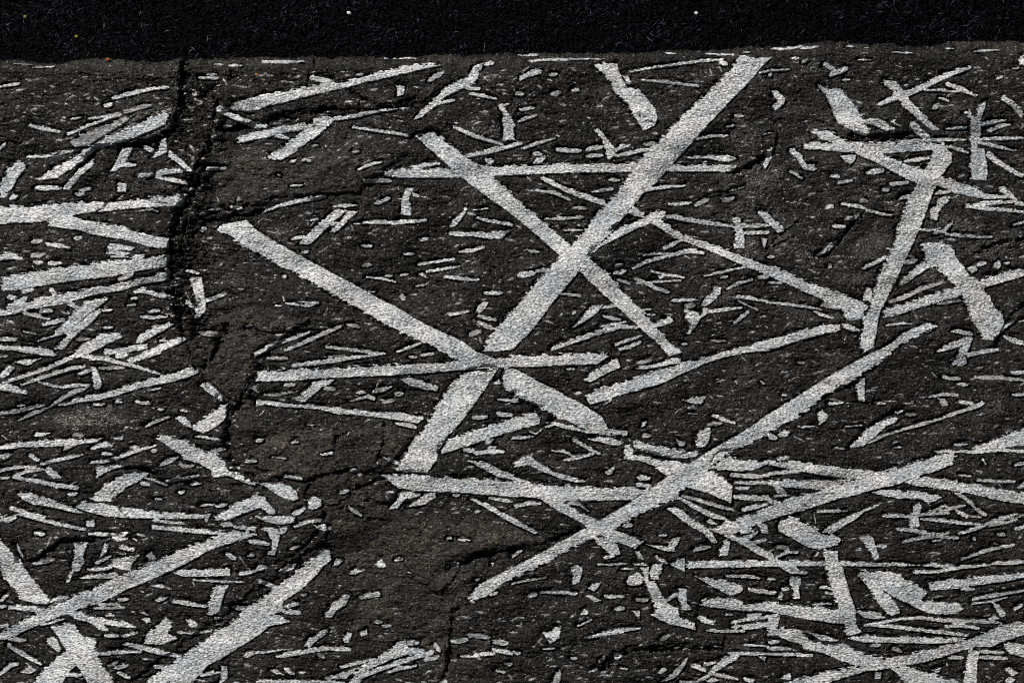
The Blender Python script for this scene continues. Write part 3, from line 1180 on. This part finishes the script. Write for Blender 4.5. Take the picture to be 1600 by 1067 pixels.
def fleck(x, y, L, w, a):
    t = np.linspace(0, 2 * np.pi, 11)[:-1] + rng.uniform(-.2, .2, 10)
    r = rng.uniform(0.7, 1.2, 10)
    px = np.cos(t) * L * r; py = np.sin(t) * w * r * (1.15 - 0.75 * np.abs(np.cos(t)) ** 1.5) + np.cos(t) * w * rng.uniform(-.5, .5)
    return np.c_[x + px * math.cos(a) - py * math.sin(a), y + px * math.sin(a) + py * math.cos(a)]
dens = 0.5 + 0.5 * sstep(-1, 1.2, field(60, 40, 0, 8))
n_try = 0; nf = 0
while nf < 8000 and n_try < 60000:
    n_try += 1
    x = rng.uniform(X0 + 5, X1 - 5); y = rng.uniform(70, Y1 - 5)
    i, j = int(y) - Y0, int(x) - X0
    if din_edge[i, j] < 3 or dmin[i, j] < 2.2 or rng.random() > dens[i, j] * (1 - 0.96 * bare[i, j]): continue
    if din_edge[i, j] < 24 and rng.random() < 0.8: continue
    outside = x < -2 or x > 1602 or y > 1070
    if outside and rng.random() < 0.10:
        L = rng.uniform(10, 70); w = rng.uniform(2.5, 8); v = 0.0
    else:
        L = min(1.3 + rng.exponential(2.6), 17); w = np.clip(L * rng.uniform(0.10, 0.34), 0.7, 1.6)
        v = rng.choice([0.95, 0.8, 0.6, 0.3, 0.0], p=[.50, .29, .13, .05, .03])
    a = rng.normal(A, 0.26) if rng.random() < 0.86 else rng.uniform(-1.4, 1.4)
    if din_edge[i, j] < 26: w *= 0.5; a = rng.normal(-0.02, 0.05)
    p = fleck(x, y, L, w, a)
    if L > 13 and p[:, 0].max() > -4 and p[:, 0].min() < 1604 and p[:, 1].min() < 1071: continue
    shapes.append((p, v)); stamp(len(shapes) - 1, p, v, 0.35, 0)
    nf += 1
gran = np.zeros((H, W), np.float32)
for p in granular:
    x0, x1, y0, y1 = window(p, 12); sl = (slice(y0 - Y0, y1 - Y0), slice(x0 - X0, x1 - X0))
    gran[sl] = np.maximum(gran[sl], sstep(4, -6, sdf_poly(p, np.arange(x0, x1), np.arange(y0, y1)) + 3 * wig2[sl]))
g2 = sstep(-0.1, 1.6, field(40, 24, 0, 31)) * sstep(1060, 1160, gx) * sstep(520, 420, gy) * sstep(110, 220, gy) * 0.5 + 0.28 * sstep(0.9, 2.0, field(50, 26, 0, 32))
gran = np.maximum(gran, g2)
ident[din_edge < 0.5] = -1

# ---------------------------------------------------------------- relief
h = 3.2 * field(120, 70, 0.2, 9) + 1.5 * field(46, 22, A, 10)
rough = 1 - 0.35 * bare
h += bare * (1.3 * field(40, 20, 0.5, 61) + 0.35 * field(10, 6, 0.5, 62))
bare = np.maximum(bare, 0.3 * sstep(24, 8, din_edge))
ter = field(13, 4.2, A, 12)
ter = ter + 0.6 * field(7, 2.4, A - .1, 13)
flake = np.floor(ter * 1.4 + 0.5 * field(4, 1.6, A, 14)) / 1.4        # split cleavage sheets: small steps
h_m = 0.08 * ter + 0.42 * flake
creases = -np.clip(0.20 - np.abs(field(22, 5, A - 0.05, 15)), 0, 1) / 0.20
creases2 = -np.clip(0.16 - np.abs(field(9, 2.6, A + 0.05, 35)), 0, 1) / 0.16
h_m += 4.2 * creases * sstep(0.2, 1.0, field(26, 12, A, 16)) + 4.2 * creases2 * sstep(-0.3, 0.8, field(16, 8, A, 36))
h_m += 0.36 * field(3.6, 1.4, A, 17) + 0.30 * field(1.4, 0.95, A, 18)
h_m += -3.4 * sstep(1.7, 2.5, field(5, 2.0, A, 19))
micro_c = 0.30 * field(3.6, 1.4, -0.05, 20) + 0.30 * field(1.4, 0.9, 0, 21) - 2.2 * sstep(2.1, 2.8, field(3.2, 1.7, 0, 22))
micro_c += -1.8 * np.clip(0.12 - np.abs(field(14, 4, A, 71)), 0, 1) / 0.12 * sstep(0.7, 1.4, field(20, 14, 0, 72))

# raised blocks: (outline, height, softness)
BLOCKS = [
 ([(-400,-50),(283,70),(285,112),(283,150),(273,190),(262,207),(245,217),(205,224),(160,229),(140,241),(120,262),(190,262),(292,262),(296,290),(284,322),(268,345),(266,380),(266,412),(262,440),(274,470),(284,520),(292,540),(310,575),(322,600),(350,622),(357,645),(352,690),(370,735),(420,745),(462,768),(480,790),(505,800),(512,840),(-400,1500)], 5, 5),
 ([(-100,60),(284,80),(284,112),(282,152),(272,192),(262,207),(245,218),(205,225),(160,230),(135,246),(60,240),(0,215),(-100,200)], 4, 4),
 ([(60,760),(0,800),(6,820),(22,850),(34,876),(45,874),(65,868),(82,850),(100,840),(150,838),(220,830),(180,780)], 6, 4),
 ([(340,70),(345,160),(335,200),(350,205),(372,198),(470,175),(512,168),(560,172),(560,155),(520,120),(480,80)], 5, 4),
 ([(300,250),(640,235),(560,300),(500,310),(440,308),(400,322),(340,340),(312,332),(292,300)], 6, 9),
 ([(300,560),(330,500),(430,505),(480,500),(430,540),(398,560),(398,600),(385,620),(368,632),(355,620),(330,600)], 7, 5),
 ([(395,640),(640,690),(600,735),(555,738),(500,745),(478,752),(440,745),(380,720),(368,670)], 6, 7),
 ([(600,790),(850,845),(800,856),(750,865),(720,884),(690,930),(640,900),(600,850),(585,800)], 6, 8),
 ([(480,752),(500,745),(555,740),(590,752),(560,762),(530,790),(500,785)], 5, 4),
 ([(560,762),(600,755),(622,772),(612,787),(590,782),(570,778)], 5, 4),
 ([(620,100),(705,130),(660,158),(620,167),(590,162),(560,150),(545,130)], 4, 4),
 ([(640,180),(700,190),(690,204),(665,203),(648,209)], 4, 3),
 ([(1130,215),(1215,200),(1212,234),(1180,252),(1150,270)], 5, 4),
 ([(1200,350),(1250,340),(1340,330),(1312,370),(1290,395),(1272,400),(1262,380),(1240,372),(1215,378),(1200,395)], 4, 5),
 ([(1325,640),(1400,625),(1416,632),(1400,640),(1375,655),(1350,672),(1328,690),(1320,670)], 4, 4),
 ([(850,990),(1130,990),(1130,1008),(1070,1008),(1015,1008),(980,1012),(955,1022),(940,1042),(900,1040)], 5, 5),
 ([(1500,360),(1620,340),(1620,372),(1560,380),(1525,394)], 4, 4),
 ([(140,690),(185,712),(197,725),(230,730),(250,748),(262,756),(300,745),(250,700)], 4, 3),
 ([(1270,180),(1320,208),(1345,213),(1395,214),(1440,205),(1400,180),(1340,190)], 4, 4),
 ([(190,300),(262,320),(262,345),(140,336)], -4, 4),
]
for poly, hh, soft in BLOCKS:
    p = np.array(poly, float); x0, x1, y0, y1 = window(p, 20)
    sl = (slice(y0 - Y0, y1 - Y0), slice(x0 - X0, x1 - X0))
    d = sdf_poly(p, np.arange(x0, x1), np.arange(y0, y1)) + 1.8 * wig2[sl] + 0.9 * teeth[sl]
    ramp_in = 0.45 + 0.55 * np.exp(-np.clip(-d, 0, None) / 60.0)
    h[sl] += hh * sstep(soft * 0.35, -soft * 0.65, d) * ramp_in

# the long fault: its broken face leans away from the lamp, then the rock climbs gently back
def fault(yk, xk, drop, w1, w2, y0, y1):
    f_ = np.interp(gy[:, 0], yk, xk).astype(np.float32)[:, None]
    u = gx - f_ + 4 * wig2 + 1.5 * teeth
    return drop * (sstep(0, w1, u) - sstep(w1 + 6, w2, u)) * sstep(y0 - 20, y0 + 20, gy) * sstep(y1 + 25, y1 - 25, gy)
shred = field(4, 16, 0.5, 41) + 0.6 * field(2.2, 8, 0.3, 42)
# fissures: (line, half width, depth)
CRACKS = [
 ([(285,108),(284,130),(283,150),(274,185),(266,206),(252,217),(232,223),(205,227),(170,230),(150,233),(140,243)], 2.0, 8),
 ([(283,110),(290,116),(284,126)], 5, 9),
 ([(340,158),(334,185),(330,205),(326,230),(312,250),(303,268),(302,292)], 2.4, 9),
 ([(308,262),(296,292),(288,312),(279,340),(272,365),(268,400),(267,430),(271,450),(276,480),(284,512)], 4.0, 12),
 ([(276,452),(282,480),(280,505)], 3, 9),([(318,262),(302,300),(294,330)], 2.4, 8),([(290,345),(284,380),(280,420)], 2.2, 8),
 ([(300,365),(318,352),(338,343),(360,337),(385,336),(408,329)], 4.4, 11),
 ([(305,345),(322,336),(350,330),(385,322)], 3, 8),
 ([(365,116),(350,124),(336,133),(322,142),(318,150)], 3.0, 9), ([(345,130),(372,118),(385,112)], 2.2, 6),
 ([(356,174),(372,178),(395,176)], 2.0, 6),
 ([(352,206),(372,200),(400,194),(440,184),(470,178),(512,170),(532,172)], 3.3, 10),
 ([(540,140),(560,150),(575,160),(590,166),(618,168),(640,158),(652,150)], 2.2, 8),
 ([(645,211),(664,204),(685,206)], 3.2, 9), ([(596,180),(630,188),(646,208)], 1.5, 4),
 ([(1148,272),(1162,262),(1180,254),(1196,244),(1208,238)], 2.8, 9),
 ([(1092,312),(1130,305),(1160,292),(1165,286)], 1.8, 6),
 ([(525,695),(530,682),(548,674)], 1.8, 6), ([(600,660),(600,690),(594,708),(590,722)], 1.8, 6),
 ([(480,753),(500,743),(520,738),(540,735),(555,739)], 2.4, 8), ([(478,770),(484,758),(500,745)], 3, 8),
 ([(560,762),(585,752),(600,748)], 2.2, 7), ([(622,770),(618,780),(610,788)], 4, 9),
 ([(510,800),(500,825),(480,850),(462,865),(430,880)], 2.2, 6),
 ([(690,1070),(702,1040),(706,1005),(706,975),(712,950)], 3.2, 6),
 ([(560,790),(580,810),(600,812)], 1.8, 4),
 ([(800,858),(775,864),(750,868),(728,880),(702,888)], 3.0, 9),
 ([(22,848),(34,877),(48,876),(66,870),(84,854),(102,845),(125,844),(150,844)], 2.8, 10),
 ([(175,722),(195,731),(220,731),(240,740),(250,751),(264,758)], 2.2, 8),
 ([(340,625),(356,632),(366,640),(376,625),(386,608),(396,590),(402,575)], 4.4, 12),
 ([(325,555),(322,572),(312,580)], 3, 7), ([(360,500),(345,520),(335,545)], 3.2, 8), ([(350,530),(335,550),(330,560)], 3.6, 8),
 ([(366,640),(356,670),(352,690),(360,720)], 3.2, 9), ([(362,720),(372,738),(400,745)], 2.4, 7),
 ([(400,522),(450,520),(490,516),(520,512)], 1.6, 4),
 ([(1200,388),(1215,371),(1235,356),(1255,346)], 2.0, 6), ([(1262,388),(1274,402),(1290,400),(1310,380),(1332,352),(1352,330)], 1.8, 6),
 ([(1557,540),(1562,520),(1572,505),(1585,488),(1600,478),(1640,470)], 2.6, 8), ([(1562,528),(1580,510),(1600,495)], 2, 6),
 ([(1522,396),(1545,386),(1560,380),(1600,373)], 2.0, 6),
 ([(1325,702),(1328,690),(1348,672),(1372,657),(1400,640),(1415,633)], 2.6, 9),
 ([(1288,622),(1310,610),(1335,600)], 2.4, 7), ([(1285,628),(1340,628),(1370,632)], 1.6, 5),
 ([(938,1046),(955,1028),(975,1018)], 4.5, 9), ([(980,1017),(1015,1015),(1070,1014),(1130,1014)], 2.6, 7),
 ([(1330,213),(1345,214),(1380,216),(1410,212)], 3.2, 9),
 ([(800,616),(818,626),(838,636),(845,648),(862,655)], 3.4, 9),
 ([(922,398),(927,390),(940,375),(950,362),(962,356)], 1.6, 6),
 ([(1112,722),(1116,712),(1126,705),(1150,702)], 1.8, 6), ([(1146,745),(1146,770),(1144,790)], 1.4, 5),
 ([(735,577),(742,574),(775,572),(786,574),(784,590)], 2.2, 7), ([(684,708),(686,698),(698,684),(706,676)], 1.3, 5),
 ([(612,740),(640,740),(668,741)], 2.0, 7), ([(987,692),(990,702),(1020,712),(1050,718)], 2.4, 8),
 ([(960,355),(978,345),(990,338)], 2.0, 6), ([(700,450),(700,452)], 1, 1),
 ([(0,945),(60,946),(85,946),(115,932)], 1.8, 6), ([(140,942),(138,950),(145,958)], 1.6, 5),
 ([(1020,716),(1060,712),(1090,700)], 1.2, 3), ([(800,858),(840,852),(880,838),(905,826)], 2.4, 7),
 ([(1000,180),(1020,195),(1026,200)], 1.4, 4),
]
h -= fault([150, 185, 230, 262, 300, 330, 365, 410, 450, 500, 540, 600], [334, 331, 318, 303, 287, 281, 271, 266, 270, 281, 296, 325], 15, 36, 130, 165, 545)
h -= fault([100, 150, 207, 260], [284, 283, 264, 262], 4, 18, 60, 112, 250)
u_ = gx; zone = sstep(258, 275, gx) * sstep(345, 315, gx) * sstep(105, 130, gy) * sstep(560, 500, gy)
h += 0.45 * shred * zone
zone_m = zone
for pts, hw, dep in CRACKS:
    pp = [(x, y) for x, y in pts]
    sl, d = line_dist(pp, hw * 3 + 8)
    d = d + 0.75 * hw * wig1[sl] + 0.9 * teeth[sl] + 0.5 * shred[sl]
    h[sl] -= dep * (0.75 + 0.25 * sstep(-1, 1, wig2[sl])) * sstep(hw * 1.25, hw * 0.1, d)
    h[sl] -= 0.45 * dep * sstep(hw * 2.8, hw * 0.8, d + 1.4 * wig2[sl]) * sstep(-0.6, 0.8, shred[sl])

inside = ident >= 0
depth_in = np.clip(-dmin, 0, 4)
trench_mod = 0.10 + 0.90 * sstep(-0.7, 0.8, field(13, 7, 0, 24))
big_mask = np.zeros((H, W), np.float32)
out = np.clip(dmin, 0, 40)
ob = np.clip(dbig, 0, 40)
twid = 1.7 + 2.4 * sstep(0.0, 1.6, field(18, 9, 0, 51))
trench = -1.6 * np.exp(-ob / 5.0) - 6.5 * np.exp(-((ob - 0.8) / twid) ** 2) * trench_mod - 0.9 * np.exp(-((out - 0.5) / 0.9) ** 2) * (ob > 4)
flat_near = sstep(0.5, 5.0, out)                        # the rock laps smoothly against each crystal
z = np.where(inside,
             h - 1.5 * seam * sstep(0.1, 1.0, field(22, 12, 0, 81)) + 0.1 * sstep(0, 2.2, depth_in) + micro_c * (0.6 + 0.4 * sstep(0, 2, depth_in)) * (1 - 0.3 * (veil > 0)) + 0.25 * h_m * (veil > 0.4) + 0.18 * ter,
             h + (h_m * (0.45 + 0.55 * flat_near) * rough * (1 + 1.3 * zone_m) + trench))
# far edge rolls over and drops to the cloth
CLOTH = -74.0
R = 26.0
t = np.clip((R - din_edge) / R, 0, 1)
z = z - 22.0 * (1 - np.sqrt(np.clip(1 - t * t * 0.97, 0, 1)))
z = np.where(din_edge < 26, z * 1.0 - 0.7 * (h_m * rough + trench) * t * (~inside), z)
z = np.where(din_edge < 0, CLOTH + 12 - 10 * np.clip(-din_edge / 3, 0, 1), z)
z = z.astype(np.float32)

# ---------------------------------------------------------------- slab meshes
def axis(lo, hi, f0, f1, step):
    a = list(range(lo, f0, step)) + list(range(f0, f1)) + list(range(f1, hi, step))
    return np.array(a)
cols = axis(X0, X1, -8, 1608, 4) - X0
rows = axis(52, Y1, 53, 1076, 4) - Y0
rows = np.unique(rows)
ZZ = z[np.ix_(rows, cols)]; II = ident[np.ix_(rows, cols)]
DE = din_edge[np.ix_(rows, cols)]
XX = gx[np.ix_(rows, cols)]; YY = gy[np.ix_(rows, cols)]
VV = veil[np.ix_(rows, cols)]; BB = bare[np.ix_(rows, cols)]; GG = gran[np.ix_(rows, cols)]
nr, nc = ZZ.shape
co = np.stack([(XX - CX) * S, (CY - YY) * S, ZZ * S], -1).reshape(-1, 3)
vid = np.arange(nr * nc).reshape(nr, nc)
cell_id = II[:-1, :-1]
keep = (DE[1:, 1:] > -3) & (DE[1:, :-1] > -3)
quads = np.stack([vid[1:, :-1], vid[1:, 1:], vid[:-1, 1:], vid[:-1, :-1]], -1)   # counter clockwise seen from above
def mesh_from(name, q, mat, attrs=(), extra=None):
    used, inv = np.unique(q.reshape(-1), return_inverse=True)
    v = co[used]; f = inv.reshape(-1, 4)
    if extra is not None:
        ev, ef = extra; f = np.vstack([f, ef + len(v)]); nb = len(v); v = np.vstack([v, ev])
    me = bpy.data.meshes.new(name)
    me.vertices.add(len(v)); me.vertices.foreach_set("co", v.astype(np.float32).ravel())
    me.loops.add(f.size); me.loops.foreach_set("vertex_index", f.astype(np.int32).ravel())
    me.polygons.add(len(f)); me.polygons.foreach_set("loop_start", np.arange(0, f.size, 4, dtype=np.int32))
    me.polygons.foreach_set("use_smooth", np.ones(len(f), bool))
    me.update(calc_edges=True)
    for an, arr in attrs:
        a = me.attributes.new(an, 'FLOAT', 'POINT')
        vals = arr.reshape(-1)[used].astype(np.float32)
        if extra is not None: vals = np.r_[vals, np.zeros(len(extra[0]), np.float32)]
        a.data.foreach_set("value", vals)
    me.materials.append(mat)
    return me

# sides and underside so that the slab is a solid body
def skirt():
    ring = []
    ring += [(i, nc - 1) for i in range(0, nr, 3)]
    if ring[-1][0] != nr - 1: ring.append((nr - 1, nc - 1))
    ring += [(nr - 1, j) for j in range(nc - 2, -1, -3)]
    if ring[-1][1] != 0: ring.append((nr - 1, 0))
    ring += [(i, 0) for i in range(nr - 2, -1, -3)]
    ring = [r for r in ring if DE[r] > -1]
    top = np.array([co[vid[r]] for r in ring]); bot = top.copy(); bot[:, 2] = (CLOTH + 1.0) * S
    n = len(top); ev = np.vstack([top, bot])
    ef = [(i, i + n, i + 1 + n, i + 1) for i in range(n - 1)]
    return ev, np.array(ef)

m = keep & (cell_id < 0)
slab_me = mesh_from("rock_slab", quads[m], m_rock, [("bare", BB), ("granular", GG)], skirt())
slab = bpy.data.objects.new("rock_slab", slab_me)
sc.collection.objects.link(slab)
slab["label"] = "broken dark slate slab crowded with pale grey criss-crossing bladed crystals"
slab["category"] = "rock slab"
slab["kind"] = "thing"

infr = (XX[:-1, :-1] >= 0) & (XX[:-1, :-1] < 1600) & (YY[:-1, :-1] < 1067)
mk = keep & (cell_id >= 0)
ids, counts = np.unique(cell_id[mk & infr], return_counts=True)
top = [int(k) for k in ids[np.argsort(-counts)][:99]]
flat_id = cell_id[mk]; flat_q = quads[mk]
srt = np.argsort(flat_id, kind='stable'); fs = flat_id[srt]; qs = flat_q[srt]
for k in top:
    a, b_ = np.searchsorted(fs, k), np.searchsorted(fs, k, side='right')
    o = bpy.data.objects.new("crystal", mesh_from("crystal", qs[a:b_], m_cry, [("veil", VV)]))
    sc.collection.objects.link(o); o.parent = slab
rest = ~np.isin(fs, top)
o = bpy.data.objects.new("small_crystals", mesh_from("small_crystals", qs[rest], m_cry, [("veil", VV)]))
sc.collection.objects.link(o); o.parent = slab; o["kind"] = "stuff"

# ---------------------------------------------------------------- cloth under the slab
n1, n2 = 220, 150
cxs = np.linspace(-1.6, 1.6, n1); cys = np.linspace(-1.2, 1.3, n2)
gxx, gyy = np.meshgrid(cxs, cys)
gz = (CLOTH - 1.5) * S + 0.0012 * np.sin(gxx * 9 + 1.3 * np.sin(gyy * 5)) * np.sin(gyy * 7 + gxx * 2) - 0.0012
v = np.stack([gxx, gyy, gz], -1).reshape(-1, 3)
q = np.arange(n1 * n2).reshape(n2, n1)
f = np.stack([q[:-1, :-1], q[:-1, 1:], q[1:, 1:], q[1:, :-1]], -1).reshape(-1, 4)
me = bpy.data.meshes.new("black_cloth"); me.from_pydata(v.tolist(), [], f.tolist()); me.materials.append(m_cloth)
cloth = bpy.data.objects.new("black_cloth", me); sc.collection.objects.link(cloth); cloth["kind"] = "structure"

# its pile: thousands of short curled fibres, each a thin three sided strand
NF = 20000
def pile():
    x = rng.uniform(-150, 1750, NF); y = rng.uniform(-60, 98, NF)
    lump = 0.5 + 0.5 * np.sin(x * 0.021 + 2 * np.sin(y * 0.03)) * np.sin(y * 0.06 + x * 0.008)
    a = rng.normal(-0.5, 0.9, NF); L = rng.uniform(4, 12, NF); w = rng.uniform(0.5, 1.3, NF)
    curl = rng.normal(0, 0.2, NF)
    zb = CLOTH + rng.uniform(-1, 6, NF) + 4 * lump
    lump2 = 0.5 + 0.5 * np.sin(x * 0.083 + 3 * np.sin(y * 0.07 + 1)) * np.sin(y * 0.15 + x * 0.031)
    tone = np.clip(rng.beta(1.2, 3.0, NF) * (0.15 + 0.75 * lump + 0.75 * lump2), 0, 0.86)
    lead = rng.random(NF) < 0.006; tone[lead] = rng.uniform(0.93, 1.0, lead.sum())
    vs = np.zeros((NF, 5, 3, 3), np.float32)
    for s_ in range(5):
        tt = s_ / 4 - 0.5
        aa = a + curl * tt * 2.4
        px = x + np.cos(aa) * L * tt; py = y + np.sin(aa) * L * tt
        pz = zb + 2.5 * np.sin((tt + 0.5) * np.pi) * (L / 14)
        ww = w * (1 - 0.7 * abs(tt) * 2)
        for c_ in range(3):
            th = c_ * 2 * np.pi / 3
            vs[:, s_, c_, 0] = (px - CX - np.sin(aa) * np.cos(th) * ww) * S
            vs[:, s_, c_, 1] = (CY - py - np.cos(aa) * np.cos(th) * ww) * S
            vs[:, s_, c_, 2] = (pz + np.sin(th) * ww) * S
    base = (np.arange(NF) * 15)[:, None, None]
    fl = []
    for s_ in range(4):
        for c_ in range(3):
            c2 = (c_ + 1) % 3
            fl.append([s_ * 3 + c_, s_ * 3 + c2, s_ * 3 + 3 + c2, s_ * 3 + 3 + c_])
    fq = (base + np.array(fl)[None]).reshape(-1, 4)
    me = bpy.data.meshes.new("cloth_pile")
    me.vertices.add(NF * 15); me.vertices.foreach_set("co", vs.ravel())
    me.loops.add(fq.size); me.loops.foreach_set("vertex_index", fq.astype(np.int32).ravel())
    me.polygons.add(len(fq)); me.polygons.foreach_set("loop_start", np.arange(0, fq.size, 4, dtype=np.int32))
    me.update(calc_edges=True)
    at = me.attributes.new("tone", 'FLOAT', 'POINT')
    at.data.foreach_set("value", np.repeat(tone, 15).astype(np.float32))
    me.materials.append(m_fib)
    o = bpy.data.objects.new("cloth_pile", me); sc.collection.objects.link(o)
    o.parent = cloth; o["kind"] = "stuff"
pile()

# ---------------------------------------------------------------- stray specks
import bmesh
def speck(name, x, y, zz, r, col, label, cat, n=0):
    bm = bmesh.new(); bmesh.ops.create_icosphere(bm, subdivisions=2, radius=r * S)
    rr = np.random.default_rng(int(x))
    for vtx in bm.verts:
        k = 0.75 + 0.5 * rr.random(); vtx.co = vtx.co * k; vtx.co.x *= 1.25; vtx.co.z *= 0.6
    me = bpy.data.meshes.new(name); bm.to_mesh(me); bm.free()
    mm, nt2, bb = new_mat(name + "_surface")
    cc = ramp(nt2, noise(nt2, coords(nt2, 1, 1), 900, 2), [(0.3, tuple(c * 0.7 for c in col)), (0.7, col)])
    nt2.links.new(cc, bb.inputs['Base Color']); bb.inputs['Roughness'].default_value = 0.8
    me.materials.append(mm)
    o = bpy.data.objects.new(name, me); sc.collection.objects.link(o)
    o.location = (wx(x), wy(y), zz * S); o["label"] = label; o["category"] = cat
def ztop(x, y): return float(z[int(y) - Y0, int(x) - X0])
speck("lint_speck", 541, 13, CLOTH + 14, 2.6, (0.85, 0.84, 0.8), "white lint speck on black cloth above the slab's longest slanted upper left crystal", "lint")
speck("lint_speck", 1092, 13, CLOTH + 14, 2.2, (0.85, 0.84, 0.8), "white lint speck on black cloth above the top end of the widest diagonal crystal", "lint")
speck("lint_speck", 28, 19, CLOTH + 14, 2.2, (0.20, 0.15, 0.04), "dull yellow speck on black cloth, farthest of the specks from the slab", "lint")
speck("lint_speck", 109, 50, CLOTH + 14, 2.2, (0.24, 0.20, 0.04), "dull yellow speck on the black cloth above the orange crumb", "lint")
speck("orange_crumb", 169, 94, max(ztop(169, 97), ztop(169, 99)) + 1.2, 2.8, (0.26, 0.07, 0.02), "tiny orange crumb lying on the slab's far edge", "crumb")
speck("yellow_crumb", 401.5, 117, ztop(401, 117) + 0.6, 1.9, (0.45, 0.22, 0.03), "tiny yellow crumb on dark rock beside a long pale crystal", "crumb")
